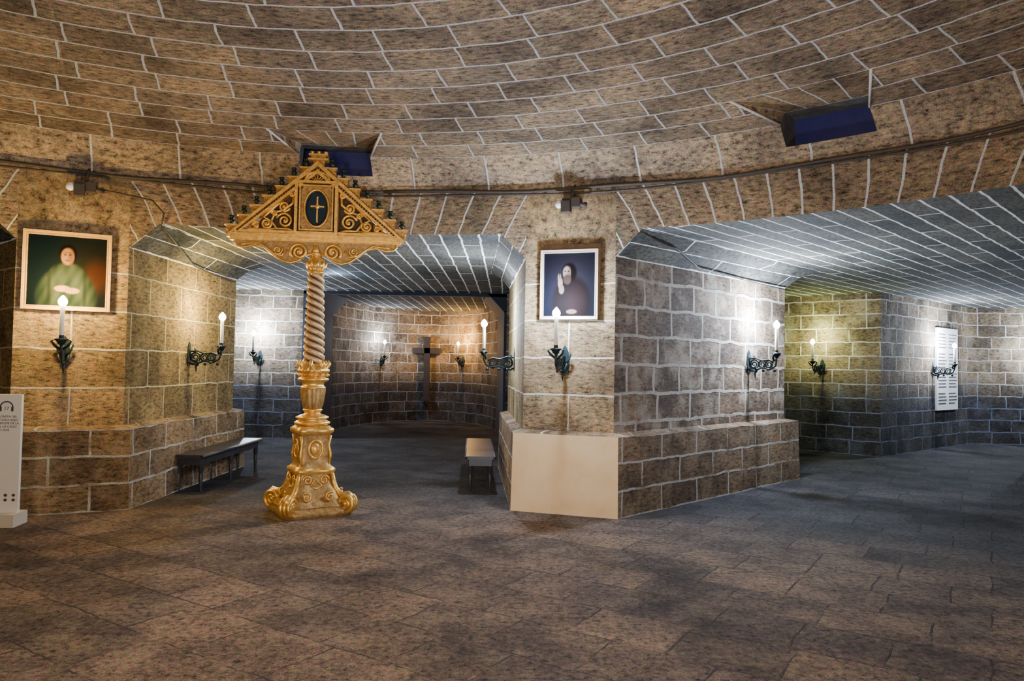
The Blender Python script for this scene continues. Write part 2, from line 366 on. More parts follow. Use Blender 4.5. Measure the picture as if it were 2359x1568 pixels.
for xa, xb, sg in ((-4.37, -4.22, 1), (-.12, -.27, -1)):
    cf.add([(xa, 15.37, 0), (xa+sg*.05, 15.37, 0), (xb+sg*.06, 17.1, 0), (xb, 17.1, 0), (xa, 15.37, 2.72), (xa+sg*.05, 15.37, 2.72), (xb+sg*.06, 17.1, 2.72), (xb, 17.1, 2.72)],
           [[0, 1, 5, 4], [1, 2, 6, 5], [2, 3, 7, 6]], 0)
    cf.add([(xa, 15.37, 2.70), (xa+sg*.05, 15.37, 2.70), (xa+sg*.40, 15.37, ZC-.01), (xa, 15.37, ZC-.01), (xb, 17.1, 2.70), (xb+sg*.06, 17.1, 2.70), (xb+sg*.42, 17.1, ZC-.01), (xb, 17.1, ZC-.01)],
           [[0, 1, 2, 3], [1, 2, 6, 5], [4, 5, 6, 7]], 0)
cf.box((-2.245, 15.45, ZC-.035), (4.24, .16, .07))
cf.build('chapel_shade_lining', [M_jamb_shade])

# ---------------------------------------------------------------- cable round the ring and fixtures
cb = MB(); pts = []; pts2 = []
for q in range(0, 361, 2):
    a = D(q); w = .012*math.sin(q*.35)+.01*math.sin(q*.11+1)
    pts.append(cyl(a, R0-.035, ZR-.005+w)); pts2.append(cyl(a, R0-.025, ZR-.045+.014*math.sin(q*.21)))
cb.tube(pts, .018, 6, 0); cb.tube(pts2, .012, 6, 0)
cb.build('electric_cable', [M_cable])
M_silver = plain('lamp_glass', (.8, .8, .78), .2)
def fixture(pa, off=0.0):
    e = MB()
    e.box((0, -.05, 0), (.2, .1, .1)); e.box((-.05, -.1, -.05), (.1, .1, .12)); e.tube([(0, -.05, .04), (.02, -.07, .14), (.03, -.03, .2)], .012)
    e.tube([(.06, -.06, 0), (.13, -.08, -.03), (.17, -.06, -.02)], .025); e.ball((-.13, -.11, -.02), .045, 1)
    p = cyl(pa, R0, ZR-.17); e.build('spotlight_fixture', [M_cable, M_silver], p+Vector((math.cos(pa)*off, -math.sin(pa)*off, 0)), -pa)
PL, PC = BAY-D(22.5), BAY+D(22.5)
fixture(PL, .08); fixture(PC, .02)
def wire(pts, r=.009):
    e = MB(); e.tube(pts, r, 6); e.build('hanging_wire', [M_cable])
f = cyl(PL+PA, R0)
wire([cyl(PL+D(.5), R0-.03, 3.40), cyl(PL+D(3), R0-.03, 3.38), cyl(PL+D(6.0), R0-.03, 3.33), cyl(PL+D(7.0), R0-.03, 3.2), cyl(PL+D(6.8), R0-.02, 3.06),
      f+Vector((.22, .5, 3.0)), f+Vector((.14, 1.0, 2.9)), f+Vector((.06, 1.5, 2.80)), f+Vector((.03, 2.3, 2.78)), f+Vector((.03, 3.0, 2.76))])
f = cyl(PC+PA, R0); dC = dirv(PC+D(27)); nC = Vector((dC.y, -dC.x, 0))
wire([f+nC*.25+dC*.2+Vector((0, 0, 3.03)), f+nC*.2+dC*.9+Vector((0, 0, 2.97)), f+nC*.06+dC*1.6+Vector((0, 0, 2.84)), f+nC*.04+dC*2.8+Vector((0, 0, 2.8)), f+nC*.04+dC*4+Vector((0, 0, 2.78))])

# ---------------------------------------------------------------- candle sconces
def add_light(name, loc, col, en, rad=.05, kind='POINT', parent=None):
    l = bpy.data.lights.new(name, kind); l.color = col; l.energy = en; l.shadow_soft_size = rad
    o = bpy.data.objects.new(name, l); bpy.context.scene.collection.objects.link(o); o.location = loc
    if parent: o.parent = parent
    return o
def sconce(p, az, col, en, L=.42, es=90, back=.10):
    """p = point on wall, az = azimuth of the direction pointing INTO the wall"""
    mf = plain('flame_bulb', (1, 1, 1), .3, emit=tuple(.45+.55*c for c in col), es=es)
    e = MB()
    e.extr([(-.035, -.14), (.035, -.14), (.05, 0), (.035, .12), (0, .17), (-.035, .12), (-.05, 0)], -.012, .004)
    def yz(pts): return [(0, -a, b) for a, b in pts]
    e.tube(yz([(0, -.1), (.08, -.12), (.2, -.075), (.32, -.09), (.39, -.05), (L, .02), (L, .09)]), .013)
    e.tube(yz([(0, .04), (.1, .055), (.2, .02), (.3, .035), (.36, .0)]), .011)
    for cy, cz, r in ((.085, -.03, .062), (.2, -.03, .05), (.295, -.03, .052)):
        sp = spiral(cy, cz, r, r*.25, 1.6, math.pi*.3); e.tube([(0, -x, z) for x, _, z in sp], .009)
        e.tube([(0, -(cy+r*math.cos(q*.52)), cz+r*math.sin(q*.52)) for q in range(12)], .009, closed=True)
    for q in range(5):
        e.ball((0.012*(-1)**q, -(.05+.08*q), -.115+.02*(q % 2)), (.014, .022, .018))
    for sg in (-1, 1):
        e.tube([(sg*.01, -L+.03, .02), (sg*.06, -L+.02, .06), (sg*.085, -L, .1), (sg*.06, -L, .12)], [.012, .014, .01, .006])
        e.tube([(0, -.03, -.06), (sg*.05, -.04, 0), (sg*.08, -.05, .07), (sg*.05, -.05, .09)], [.01, .012, .01, .006])
        e.tube([(0, -.12, -.14), (sg*.04, -.12, -.08), (sg*.05, -.12, -.03)], [.006, .014, .005])
    e.tube([(0, -.1, -.1), (0, -.1, -.17), (0, -.1, -.22)], [.02, .012, .004])
    e.lathe([(.012, .06), (.03, .075), (.045, .1), (.062, .115), (.06, .125), (.03, .12), (.022, .14), (.024, .16)], 16, (0, -L), 0)
    e.lathe([(.021, .15), (.021, .45), (.015, .455)], 14, (0, -L), 1)
    e.lathe([(.015, .45), (.034, .465), (.044, .49), (.040, .515), (.022, .54), (.004, .56)], 16, (0, -L), 2)
    o = e.build('candle_sconce', [M_iron, M_cand, mf], p, -az)
    add_light('sconce_lamp', (0, -L+back, .62), col, en, .05, parent=o)
    return o
WARM, YEL, COOL, GRN, AMB = (1, .66, .20), (1, .74, .23), (.68, .80, 1.0), (.88, 1, .38), (1, .53, .12)
ZSC = 1.66
def V(x, y, z=ZSC): return Vector((x, y, z))
q = cyl(PL, R0-.01); sconce(V(q.x-.05, q.y-.02), PL, WARM, 95)
q = cyl(PC, R0-.01); sconce(V(q.x-.04, q.y+.01), PC, COOL, 180, L=.40)
f = cyl(PL+PA, R0); a = PL+D(27); q = f+dirv(a)*1.55; sconce(V(q.x, q.y), a-D(90), YEL, 100)
f = cyl(PC+PA, R0); a = PC+D(27); q = f+dirv(a)*3.0; sconce(V(q.x, q.y, 1.70), a-D(90), COOL, 480, L=.40, back=.15)
f = cyl(PC-PA, R0); a = PC-D(21.4); q = f+dirv(a)*1.75; sconce(V(q.x, q.y), a+D(90), COOL, 220)
sconce(V(-5.25, 15.4), 0, COOL, 350, back=.15)
sconce(V(-3.55, 19.95), D(-25), COOL, 110, back=.14)
sconce(V(-1.35, 20.45), D(15), AMB, 110, back=.14)
sconce(V(6.15, 14.60), D(48), GRN, 65)
a = math.atan2(10.4-6.95, 16.8-13.9); q = Vector((6.95, 13.9, 0))+dirv(a)*2.45; sconce(V(q.x, q.y), a-D(90), COOL, 280)
sconce(V(12.0, 16.7), D(0), COOL, 260)

# ---------------------------------------------------------------- paintings
M_board = plain('brown_backing_board', (.20, .12, .07), .8, noise=.6, nscale=10)
def painting(name, p, az, w, h, fcol, fn, fw=.045, gain=.5, back=False):
    e = MB()
    fm = plain('picture_frame_gilt', fcol, .4, .35, noise=.3, bump=.4)
    def rect(a, b): return [(-a, -b), (a, -b), (a, b), (-a, b)]
    e.ring(rect(w/2, h/2), rect(w/2-fw*.45, h/2-fw*.45), -.05, 0); e.ring(rect(w/2-fw*.45, h/2-fw*.45), rect(w/2-fw*.8, h/2-fw*.8), -.035, 0)
    e.ring(rect(w/2-fw*.8, h/2-fw*.8), rect(w/2-fw, h/2-fw), -.042, 0)
    if back: e.box((.02, .001, .075), (w*1.0, .018, h*.98), 1)
    o = e.build(name, [fm, M_board], p, -az)
    n = 110; iw, ih = w-2*fw*.95, h-2*fw*.95
    vs = [((i/n-.5)*iw, -.02, (j/n-.5)*ih) for j in range(n+1) for i in range(n+1)]
    fs = [[j*(n+1)+i, j*(n+1)+i+1, (j+1)*(n+1)+i+1, (j+1)*(n+1)+i] for j in range(n) for i in range(n)]
    me = bpy.data.meshes.new('canvas'); me.from_pydata(vs, [], fs); ca = me.color_attributes.new('paint', 'FLOAT_COLOR', 'POINT')
    for k, v in enumerate(vs):
        c = fn(v[0]/iw*2, v[2]/ih*2); ca.data[k].color = tuple(gain*(x**1.35) for x in c)+(1,)
    m, t, b = nt('oil_paint'); at = N(t, 'ShaderNodeVertexColor', layer_name='paint'); t.links.new(at.outputs[0], b.inputs['Base Color']); b.inputs['Roughness'].default_value = .8
    b.inputs['Specular IOR Level'].default_value = .04
    me.materials.append(m); c = bpy.data.objects.new('canvas', me); bpy.context.scene.collection.objects.link(c); c.parent = o
    return o
def blob(x, y, cx, cy, rx, ry, soft=.15):
    d = math.sqrt(((x-cx)/rx)**2+((y-cy)/ry)**2); return max(0, min(1, (1+soft-d)/(2*soft)))
def lerp(a, b, t): return tuple(a[i]+(b[i]-a[i])*t for i in range(3))
def friar(x, y):
    c = lerp((.02, .045, .06), (.05, .05, .04), blob(x, y, .6, .1, .7, .9, .6)); c = lerp(c, (.16, .065, .04), .7*blob(x, y, .75, -.1, .3, .45, .4))
    k = .03*math.sin(x*9+y*3)+.02*math.sin(x*23-y*11)
    g = (.10+k, .14+k, .11+k*.8)
    c = lerp(c, g, blob(x, y, 0, -.75, .75, .85, .1)); c = lerp(c, g, blob(x, y, 0, -.05, .42, .28, .15))
    c = lerp(c, (.045, .06, .05), .7*blob(x, y, .45, -.6, .05, .5, .6)); c = lerp(c, (.04, .055, .045), .7*blob(x, y, -.45, -.6, .05, .5, .6)); c = lerp(c, (.20, .24, .18), .5*blob(x, y, -.15, -.1, .12, .25, .5))
    c = lerp(c, (.03, .02, .015), blob(x, y, 0, .5, .22, .27)); c = lerp(c, (.68, .42, .26), blob(x, y, -.01, .42, .165, .24, .12))
    c = lerp(c, (.40, .22, .13), .8*blob(x, y, .08, .40, .06, .2, .5))
    c = lerp(c, (.08, .04, .02), .85*blob(x, y, -.07, .47, .035, .022, .5)); c = lerp(c, (.08, .04, .02), .85*blob(x, y, .05, .47, .035, .022, .5))
    c = lerp(c, (.30, .10, .07), .9*blob(x, y, -.01, .31, .06, .02, .4)); c = lerp(c, (.5, .28, .17), .8*blob(x, y, .005, .39, .02, .06, .4)); c = lerp(c, (.2, .1, .07), .6*blob(x, y, -.01, .53, .12, .015, .4))
    c = lerp(c, (.75, .48, .30), blob(x, y, -.12, -.5, .2, .09)); c = lerp(c, (.68, .44, .27), blob(x, y, .13, -.55, .19, .085))
    for q in range(4): c = lerp(c, (.3, .17, .1), .6*blob(x, y, -.02+.05*q, -.48-.02*q, .008, .07, .4))
    return c
def saint(x, y):
    c = lerp((.04, .042, .065), (.08, .07, .09), blob(x, y, .1, .4, .8, .7, .6))
    c = lerp(c, (.04, .03, .03), blob(x, y, .1, -.55, .75, .8, .12)); c = lerp(c, (.08, .04, .04), .4*blob(x, y, .3, -.5, .35, .6, .4))
    c = lerp(c, (.03, .02, .018), blob(x, y, .0, .38, .28, .3)); c = lerp(c, (.65, .48, .40), blob(x, y, -.1, .38, .15, .2, .15)); c = lerp(c, (.3, .2, .17), .8*blob(x, y, .0, .36, .05, .18, .5))
    c = lerp(c, (.16, .11, .09), blob(x, y, -.08, .17, .15, .16, .2)); c = lerp(c, (.05, .03, .03), blob(x, y, -.16, .42, .035, .02, .5)); c = lerp(c, (.05, .03, .03), blob(x, y, -.04, .42, .035, .02, .5))
    c = lerp(c, (.35, .24, .2), .8*blob(x, y, -.09, .35, .015, .06, .4))
    c = lerp(c, (.60, .42, .34), blob(x, y, -.35, .05, .09, .17)); c = lerp(c, (.56, .40, .32), blob(x, y, -.42, .22, .03, .12, .3)); c = lerp(c, (.54, .38, .3), blob(x, y, -.35, .24, .025, .1, .3)); c = lerp(c, (.45, .32, .27), blob(x, y, -.3, -.15, .1, .14)); c = lerp(c, (.4, .28, .22), blob(x, y, .1, -.85, .2, .07))
    return c
q = cyl(PL, R0-.012, 2.50); painting('framed_painting', q+Vector((-.05, -.02, 0)), PL, .80, .82, (.90, .55, .12), friar, gain=.42)
q = cyl(PC, R0-.012, 2.50); painting('framed_painting', q+Vector((.0, 0, 0)), PC, .65, .77, (.85, .74, .55), saint, .035, gain=.28, back=True)

# ---------------------------------------------------------------- benches
def bench(p, az, L, w=.34, h=.45):
    e = MB(); e.box((0, L/2, h-.02), (w, L, .04)); e.box((0, L/2, h-.085), (w-.07, L-.12, .085))
    for y in (.1, L-.1, L*.5):
        for sg in (-1, 1):
            e.lathe([(.018, 0), (.02, .05), (.028, .2), (.022, .22), (.032, .24), (.032, h-.04)], 10, (sg*(w/2-.055), y), 0)
    for sg in (-1, 1): e.tube([(sg*(w/2), 0, h-.02), (sg*(w/2), L, h-.02)], .02, 8)
    e.build('wooden_bench', [M_wood], p, -az)
bench((-3.90, 8.95, 0), D(.2), 2.1, .38)
bench((-.37, 9.3, 0), D(-3.0), 2.3, .36)

# ---------------------------------------------------------------- wooden cross
e = MB(); e.box((0, 0, 1.46), (.16, .07, 1.8)); e.box((0, 0, 1.97), (.82, .07, .15)); e.box((0, -.02, .62), (.26, .14, .1)); e.box((0, -.045, 2.28), (.2, .02, .1))
e.build('wooden_cross', [M_cross], (-2.38, 20.75, 0), D(0))

# ---------------------------------------------------------------- information stand
M_white = plain('white_board', (.85, .83, .78), .5); M_txt = plain('dark_lettering', (.06, .05, .05), .6)
M_alum = plain('stand_foot', (.75, .68, .56), .4, .2)
def text(s, size, x, z, parent, y=-.0225):
    c = bpy.data.curves.new('lettering', 'FONT'); c.body = s; c.size = size; c.align_x = 'CENTER'; c.extrude = .0005
    c.materials.append(M_txt); o = bpy.data.objects.new('lettering', c); bpy.context.scene.collection.objects.link(o)
    o.parent = parent; o.location = (x, y, z); o.rotation_euler = (D(90), 0, 0)
e = MB(); e.box((0, 0, .68), (.46, .04, 1.12)); e.box((0, 0, .06), (.5, .26, .12), 2)
e.tube([(.055*math.cos(t*.35)+.10, -.022, 1.12+.05*math.sin(t*.35)) for t in range(10)], .006, 6, 1)
for sg in (-1, 1): e.box((.10+sg*.052, -.023, 1.10), (.018, .006, .042), 1)
for r_ in range(2):
    for c_ in range(6): e.ball((-.16+c_*.07, -.022, .24+r_*.045), (.016, .003, .014), 1, 10, 6)
sg_ = e.build('information_stand_sign', [M_white, M_txt, M_alum], (-4.90, 7.05, 0), D(8))
text('17', .045, .10, 1.09, sg_)
for k, s in enumerate(('MUSEO Y CRIPTA DEL', 'CRIPTA SITUADA BAJO', 'EL ALTAR MAYOR DE LA', 'CATEDRAL DE CADIZ', 'SIGLO XVIII')): text(s, .028, .06, 1.02-.032*k, sg_)

a = math.atan2(10.4-6.95, 16.8-13.9); q = Vector((6.95, 13.9, 0))+dirv(a)*3.15; e = MB()
e.box((0, -.025, 1.68), (1.15, .04, 1.75)); rr = random.Random(3)
for col_ in (-.28, .28):
    for k in range(22):
        if k % 6 == 5: continue
        ww = .34+.12*rr.random(); e.box((col_-.23+ww/2, -.048, 2.42-.07*k), (ww, .003, .022), 1)
e.build('information_board', [M_white, M_txt], q, -(a-D(90)))

# ---------------------------------------------------------------- tenebrae candelabrum
T = MB(); G, G2, CU, GL, SW, CO = 0, 1, 2, 3, 4, 5
def sq(fl): return lambda r, th, z: r*(1+fl*abs(math.sin(2*th))**3)
RB = Matrix.Rotation(D(25), 4, 'Z')
T.M = RB
T.lathe([(.36, 0), (.37, .02), (.37, .06), (.34, .08), (.35, .10)], 64, (0, 0), G2, sq(.28))
T.lathe([(.33, .10), (.30, .14), (.26, .19), (.235, .25), (.20, .30), (.18, .36), (.175, .42)], 64, (0, 0), G2, sq(.32))
T.lathe([(.19, .42), (.205, .44), (.205, .47), (.18, .49), (.17, .50)], 64, (0, 0), G, sq(.36))
T.lathe([(.165, .50), (.155, .52), (.15, .54), (.15, .82), (.16, .84)], 64, (0, 0), G2, sq(.38))
T.lathe([(.17, .84), (.185, .86), (.185, .89), (.16, .905), (.15, .92)], 64, (0, 0), G, sq(.36))
for k in range(4):
    T.M = RB @ Matrix.Rotation(k*math.pi/2+math.pi/4, 4, 'Z')
    for yy in (-.045, 0, .045): T.tube([(x, yy, z) for x, _, z in spiral(.43, .125, .095, .02, 1.7, -math.pi*.5, n=30)], .024, 8, G)
    T.tube([(.50, 0, .16), (.44, 0, .21), (.36, 0, .20), (.30, 0, .26), (.27, 0, .34), (.245, 0, .43)], [.04, .04, .03, .03, .026, .022], 8, G)
    T.ball((.43, 0, .12), (.04, .075, .04), G)
    T.tube([(.215, 0, .53), (.225, 0, .62), (.205, 0, .72), (.22, 0, .82)], [.012, .018, .013, .016], 8, G)
    T.M = RB @ Matrix.Rotation(k*math.pi/2, 4, 'Z')
    T.tube([(.158, .075*math.cos(t*.42), .68+.095*math.sin(t*.42)) for t in range(15)], .014, 8, G, True)
    T.ball((.15, 0, .68), (.022, .05, .065), G); T.tube([(.175, .03*math.cos(t*.63), .69+.03*math.sin(t*.63)) for t in range(10)], .007, 6, G, True)
    for sg in (-1, 1):
        T.tube([(.20+.0*z, sg*y, z) for y, _, z in spiral(.09, .36, .05, .012, 1.4, 0)], .011, 6, G)
        T.tube([(.30, sg*y, z) for y, _, z in spiral(.12, .20, .05, .012, 1.4, 1)], .012, 6, G)
    T.tube([(.195, -.06, .30), (.22, 0, .27), (.195, .06, .30), (.19, 0, .38), (.195, -.06, .30)], .012, 6, G)
    T.box((.345, 0, .05), (.02, .38, .035), G)
T.M = Matrix.Identity(4)
def gad(n, a): return lambda r, th, z: r*(1+a*abs(math.sin(n*th/2)))
T.lathe([(.15, .92), (.185, .935), (.19, .955), (.16, .97), (.13, .98), (.17, .995), (.175, 1.01), (.13, 1.03), (.085, 1.045), (.08, 1.06)], 40, (0, 0), G)
T.lathe([(.085, 1.06), (.10, 1.075), (.105, 1.09), (.085, 1.10)], 40, (0, 0), G)
T.lathe([(.085, 1.10), (.10, 1.13), (.112, 1.2), (.12, 1.27), (.122, 1.31)], 64, (0, 0), G2, gad(12, .10))
T.lathe([(.125, 1.31), (.135, 1.32), (.125, 1.335), (.11, 1.35), (.12, 1.38), (.16, 1.40), (.165, 1.42), (.13, 1.435), (.11, 1.45)], 40, (0, 0), G)
T.lathe([(.11, 1.45), (.12, 1.47), (.15, 1.49), (.155, 1.51), (.13, 1.54), (.115, 1.58)], 64, (0, 0), G, gad(10, .12))
for k in range(8):
    T.M = Matrix.Rotation(k*math.pi/4, 4, 'Z')
    T.tube([(.10, 0, 1.50), (.14, 0, 1.53), (.165, 0, 1.58), (.155, 0, 1.61), (.14, 0, 1.59)], [.018, .022, .02, .014, .008], 8, G)
    T.ball((.15, 0, 1.46), (.022, .026, .018), G)
T.M = Matrix.Identity(4)
# twisted shaft: dark core wrapped by helical ropes
T.lathe([(.092, 1.55), (.064, 2.56)], 32, (0, 0), CO)
for s_ in range(3):
    pts = []; rads = []
    for i in range(151):
        t = i/150; z = 1.57+.98*t; th = -2*math.pi*(z/.225)+s_*2*math.pi/3; rr_ = .092-.026*t
        pts.append((rr_*math.cos(th), rr_*math.sin(th), z)); rads.append(.0265-.004*t)
    T.tube(pts, rads, 10, SW)
T.lathe([(.075, 2.54), (.09, 2.55), (.095, 2.565), (.08, 2.58), (.078, 2.60), (.10, 2.62), (.105, 2.64), (.085, 2.66), (.09, 2.70), (.06, 2.72), (.06, 2.80)], 32, (0, 0), G)
for k in range(10):
    T.M = Matrix.Rotation(k*math.pi/5, 4, 'Z'); T.tube([(.07, 0, 2.58), (.09, 0, 2.63), (.105, 0, 2.66), (.10, 0, 2.68)], [.012, .018, .014, .006], 6, G)
T.M = Matrix.Identity(4)
half = [(.84, 2.89), (.86, 2.86), (.82, 2.82), (.74, 2.81), (.64, 2.84), (.54, 2.82), (.46, 2.75), (.36, 2.68), (.27, 2.655), (.18, 2.68), (.12, 2.74), (0, 2.77)]
poly = half+[(-x, z) for x, z in half[-2::-1]]
T.extr(poly, -.035, .035, G2)
T.tube([(x, -.04, z) for x, z in half], .014, 8, G); T.tube([(-x, -.04, z) for x, z in half], .014, 8, G)
for mir in (-1, 1):
    for yy in (-.06, -.04): T.tube(spiral(.175, 2.775, .095, .018, 1.9, -math.pi*.25, yy, mir=mir), .016, 8, G)
    T.ball((mir*.175, -.06, 2.775), (.024, .03, .024), G)
    T.tube(spiral(.40, 2.79, .05, .012, 1.5, 2.5, -.045, mir=mir), .011, 8, G); T.tube([(mir*x, -.045, z) for x, z in ((.30, 2.80), (.36, 2.73), (.44, 2.75), (.52, 2.81), (.60, 2.86), (.70, 2.85), (.78, 2.84))], [.010, .015, .013, .011, .013, .011, .006], 8, G)
T.ball((0, -.05, 2.76), (.05, .03, .03), G); T.ball((0, -.05, 2.80), (.035, .03, .05), G)
T.box((0, 0, 2.90), (1.80, .12, .03), G); T.box((0, 0, 2.925), (1.86, .16, .022), G); T.box((0, 0, 2.952), (1.80, .13, .032), G2); T.box((0, 0, 2.975), (1.76, .11, .014), G)
for k in range(44): T.box((-.88+k*.041, -.072, 2.952), (.022, .02, .018), G)
def tri(hw, zb, za): return [(-hw, zb), (hw, zb), (0, za)]
T.ring(tri(.93, 2.935, 3.76), tri(.865, 2.96, 3.705), -.085, .05, G)
T.ring(tri(.865, 2.96, 3.705), tri(.82, 2.975, 3.67), -.03, .04, CO)
T.ring(tri(.82, 2.975, 3.67), tri(.765, 2.995, 3.625), -.08, .04, G)
for mir in (-1, 1):
    for k in range(34):
        t = (k+.5)/34; T.ball((mir*(.842*(1-t)), -.042, 2.968+.72*t), (.010, .014, .010), G, 8, 6)
for mir in (-1, 1):
    st = []
    for i in range(7):
        xo = .955-.128*i; z1 = 3.045+.108*i
        st += [(xo, z1-.108 if i else 2.94), (xo, z1)]
    st += [(.955-.128*7, 3.045+.108*6), (.059, 3.80), (0, 3.80)]
    poly = [(mir*x, z) for x, z in st]+[(0, 3.70), (mir*.86, 2.95)]
    T.extr(poly, .0, .05, G2)
    for i in range(7):
        xo = .955-.128*i; z1 = 3.045+.108*i; xc = mir*(xo-.05)
        T.box((mir*(xo-.055), .02, z1+.006), (.135, .10, .016), G)
        T.tube([(mir*(xo-.005), -.0, z1-.02), (mir*(xo-.02), 0, z1-.06), (mir*(xo-.05), 0, z1-.05), (mir*(xo-.04), 0, z1-.03)], .011, 6, G)
        T.lathe([(.018, z1+.01), (.012, z1+.03), (.028, z1+.045), (.034, z1+.065), (.018, z1+.07), (.024, z1+.095), (.028, z1+.11), (.014, z1+.11)], 12, (xc, .02), CU)
T.box((0, 0, 3.785), (.22, .13, .02), G); T.box((0, 0, 3.81), (.15, .11, .03), G2); T.box((0, 0, 3.835), (.20, .13, .018), G)
for sx in (-.07, 0, .07): T.lathe([(.012, 3.84), (.024, 3.86), (.024, 3.88)], 10, (sx, 0), G)
def rect(a, b, c=3.245): return [(-a, c-b), (a, c-b), (a, c+b), (-a, c+b)]
T.ring(rect(.225, .29), rect(.195, .262), -.13, .04, G); T.ring(rect(.195, .262), rect(.178, .245), -.07, .04, CO); T.ring(rect(.178, .245), rect(.165, .232), -.12, .04, G)
n = 40; ov = []; rc = []
for i in range(n):
    th = 2*math.pi*(i+.5)/n; c_, s_ = math.cos(th), math.sin(th); ov.append((.128*c_, 3.245+.20*s_))
    k = min(.166/max(abs(c_), 1e-6), .233/max(abs(s_), 1e-6)); rc.append((k*c_, 3.245+k*s_))
T.ring(rc, ov, -.07, .03, G2)
T.tube([(x, -.08, z) for x, z in ov], .013, 8, G, True)
T.extr([(x*1.02, 3.245+(z-3.245)*1.02) for x, z in ov], -.02, -.01, GL)
T.box((0, -.035, 3.245), (.016, .012, .27), G); T.box((0, -.035, 3.275), (.13, .012, .016), G); T.ball((0, -.035, 3.275), (.025, .008, .03), G)
for p_ in ((0, 3.375), (.065, 3.275), (-.065, 3.275), (0, 3.11)): T.ball((p_[0], -.035, p_[1]), (.014, .008, .014), G, 8, 6)
T.tube([(.13*math.cos(t*.2618), -.06, 3.545+.10*math.sin(t*.2618)) for t in range(13)], .013, 8, G)
for k in range(1, 6): T.tube([(0, -.05, 3.55), (.11*math.cos(k*math.pi/6), -.05, 3.55+.085*math.sin(k*math.pi/6))], .007, 6, G)
T.extr([(-.15, 3.54), (.15, 3.54), (0, 3.66)], -.01, .02, CO)
for mir in (-1, 1):
    T.extr([(mir*.21, 2.99), (mir*.74, 2.99), (mir*.21, 3.46)], .012, .022, CO)
    for (cx_, cz_, r_, tn, st) in ((.34, 3.11, .085, 1.8, .3), (.345, 3.265, .06, 1.6, 3.4), (.53, 3.075, .06, 1.7, 2.4), (.45, 3.18, .035, 1.3, 0), (.64, 3.045, .035, 1.4, 0), (.27, 3.40, .035, 1.4, 1)):
        T.tube(spiral(cx_, cz_, r_, r_*.15, tn, st, -.03, mir=mir), .014, 8, G)
        T.ball((mir*cx_, -.035, cz_), (.014, .02, .014), G)
    for pl in (((.24, 3.0), (.30, 3.02), (.42, 3.02), (.48, 3.10), (.44, 3.20), (.36, 3.22), (.26, 3.30), (.25, 3.40)),
               ((.42, 3.02), (.52, 3.01), (.62, 3.01), (.70, 3.01), (.76, 2.99)), ((.48, 3.10), (.56, 3.14), (.50, 3.20), (.42, 3.28), (.36, 3.34)),
               ((.60, 3.08), (.64, 3.09), (.70, 3.04))):
        T.tube([(mir*x, -.025, z) for x, z in pl], .015, 8, G)
T.build('tenebrae_candelabrum', [M_gold, M_gold2, M_cup, M_glass, M_shaftw, M_core], (-2.13, 7.95, 0), D(6))

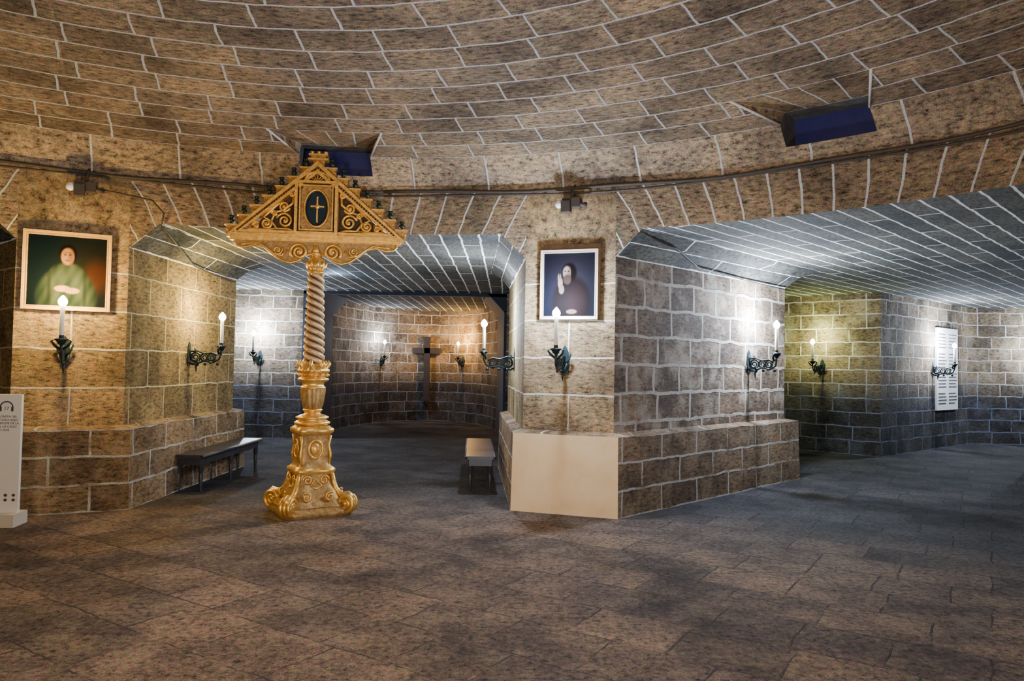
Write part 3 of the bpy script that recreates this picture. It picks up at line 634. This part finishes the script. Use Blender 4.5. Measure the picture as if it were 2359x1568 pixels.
# ---------------------------------------------------------------- visitor at the right edge
def person(p, rz):
    root = bpy.data.objects.new('person', None); bpy.context.scene.collection.objects.link(root); root.location = p; root.rotation_euler = (0, 0, rz)
    m, t, b = nt('visitor_clothes'); tc = N(t, 'ShaderNodeTexCoord'); sp = N(t, 'ShaderNodeSeparateXYZ'); t.links.new(tc.outputs['Object'], sp.inputs[0])
    mr = N(t, 'ShaderNodeMath', operation='DIVIDE'); t.links.new(sp.outputs['Z'], mr.inputs[0]); mr.inputs[1].default_value = 2
    n = t.nodes.new('ShaderNodeValToRGB'); n.color_ramp.interpolation = 'CONSTANT'; cr = n.color_ramp
    for _ in range(3): cr.elements.new(.5)
    for e_, (pp, c) in zip(cr.elements, [(0, (.02, .015, .015)), (.05, (.03, .04, .09)), (.46, (.03, .035, .06)), (.745, (.45, .28, .2)), (.99, (.4, .28, .2))]): e_.position = pp; e_.color = rgba(c)
    t.links.new(mr.outputs[0], n.inputs[0]); t.links.new(n.outputs[0], b.inputs['Base Color']); b.inputs['Roughness'].default_value = .8
    J = {'pel': (0, 0, .95, .14), 'bel': (0, 0, 1.1, .13), 'che': (0, -.01, 1.3, .155), 'nec': (0, 0, 1.47, .062), 'nk2': (0, -.01, 1.55, .055)}
    E = [('pel', 'bel'), ('bel', 'che'), ('che', 'nec'), ('nec', 'nk2')]
    for s, sg in (('l', -1), ('r', 1)):
        J.update({s+'hip': (sg*.09, 0, .88, .10), s+'kn': (sg*.11, -.02, .48, .062), s+'an': (sg*.12, .02, .09, .042), s+'to': (sg*.14, -.16, .035, .035),
                  s+'sh': (sg*.18, 0, 1.42, .062), s+'el': (sg*.24, .03, 1.12, .045), s+'wr': (sg*.23, -.06, .87, .03), s+'ha': (sg*.225, -.08, .80, .03)})
        E += [('pel', s+'hip'), (s+'hip', s+'kn'), (s+'kn', s+'an'), (s+'an', s+'to'), ('che', s+'sh'), (s+'sh', s+'el'), (s+'el', s+'wr'), (s+'wr', s+'ha')]
    ks = list(J); me = bpy.data.meshes.new('body'); me.from_pydata([J[k][:3] for k in ks], [(ks.index(a), ks.index(b_)) for a, b_ in E], [])
    o = bpy.data.objects.new('body', me); bpy.context.scene.collection.objects.link(o); o.parent = root; me.materials.append(m)
    o.modifiers.new('skin', 'SKIN')
    for i, k in enumerate(ks): r_ = J[k][3]; me.skin_vertices[0].data[i].radius = (r_*1.15 if k in ('che', 'bel', 'pel') else r_, r_*.85 if k in ('che', 'bel', 'pel') else r_)
    me.skin_vertices[0].data[0].use_root = True
    sb = o.modifiers.new('sub', 'SUBSURF'); sb.levels = 2; sb.render_levels = 2
    skin = plain('visitor_skin', (.5, .32, .24), .6); hair = plain('visitor_hair', (.03, .02, .015), .6); eye = plain('visitor_eye', (.05, .04, .04), .2)
    h = MB(); h.ball((0, 0, 1.65), (.075, .095, .115), 0, 24, 16); h.ball((0, .02, 1.675), (.083, .095, .11), 1, 24, 16)
    h.tube([(0, -.09, 1.67), (0, -.108, 1.64), (0, -.092, 1.63)], [.008, .014, .01], 8, 0)
    for sg in (-1, 1): h.ball((sg*.03, -.086, 1.665), (.012, .008, .008), 2, 10, 6); h.ball((sg*.078, 0, 1.65), (.012, .02, .03), 0, 10, 6)
    h.ball((0, -.09, 1.60), (.024, .01, .007), 2, 10, 6); h.build('head', [skin, hair, eye], parent=root)
    hd = MB()
    for sg in (-1, 1):
        hd.ball((sg*.225, -.085, .80), (.02, .036, .045), 0, 12, 8)
        for k in range(4): hd.tube([(sg*.225, -.115+.02*k, .775), (sg*.223, -.12+.02*k, .735), (sg*.215, -.118+.02*k, .705+.008*abs(k-1.5))], [.0095, .009, .007], 8, 0)
        hd.tube([(sg*.22, -.118, .81), (sg*.21, -.14, .785), (sg*.205, -.145, .76)], [.011, .01, .008], 8, 0)
    hd.build('hands', [skin], parent=root)
person((8.60, 12.2, 0), D(70))

# ---------------------------------------------------------------- lights
add_light('rotunda_fill', (-2.2, -1.0, 1.6), (1, .83, .60), 600, .4)  # added fill lights out of view, not fittings of the rotunda
add_light('rotunda_fill', (2.2, -1.2, 1.8), (1, .86, .80), 240, .3)
s = add_light('dome_fill', (.6, 2.2, .25), (.88, .89, 1), 580, .25, 'SPOT'); s.data.spot_size = D(110); s.data.spot_blend = .9  # added fill spot aimed up to brighten the dome
s.rotation_euler = (Vector((-.2, 6.8, 4.0))-s.location).to_track_quat('-Z', 'Y').to_euler()
s = add_light('downward_fill', (-1.2, 2.8, 4.0), (1, .76, .52), 380, .2, 'SPOT'); s.data.spot_size = D(105); s.data.spot_blend = .9  # added fill spot pointing down, not a real fitting
for p, c, en in (((-3.0, 12.4, 2.9), (.5, .7, 1), 32), ((3.5, 13.4, 2.9), (.5, .7, 1), 36), ((9.5, 9.5, 2.9), (.55, .74, 1), 60), ((-9.5, 12, 2.9), (.5, .7, 1), 25)):
    add_light('passage_fill', p, c, en, .08)  # added bluish fill for the passages, without any fitting
w = bpy.data.worlds.new('world'); bpy.context.scene.world = w; w.use_nodes = True
w.node_tree.nodes['Background'].inputs[0].default_value = (.05, .06, .1, 1); w.node_tree.nodes['Background'].inputs[1].default_value = .3

# ---------------------------------------------------------------- camera
cam = bpy.data.cameras.new('camera'); cam.sensor_width = 36; cam.lens = 36*1700/2359; cam.clip_start = .05; cam.clip_end = 200
co = bpy.data.objects.new('camera', cam); bpy.context.scene.collection.objects.link(co)
co.matrix_world = Matrix.Translation((0, 0, 1.6)) @ Matrix.Rotation(D(90+1.92), 4, 'X') @ Matrix.Rotation(D(1.0), 4, 'Z')
bpy.context.scene.camera = co
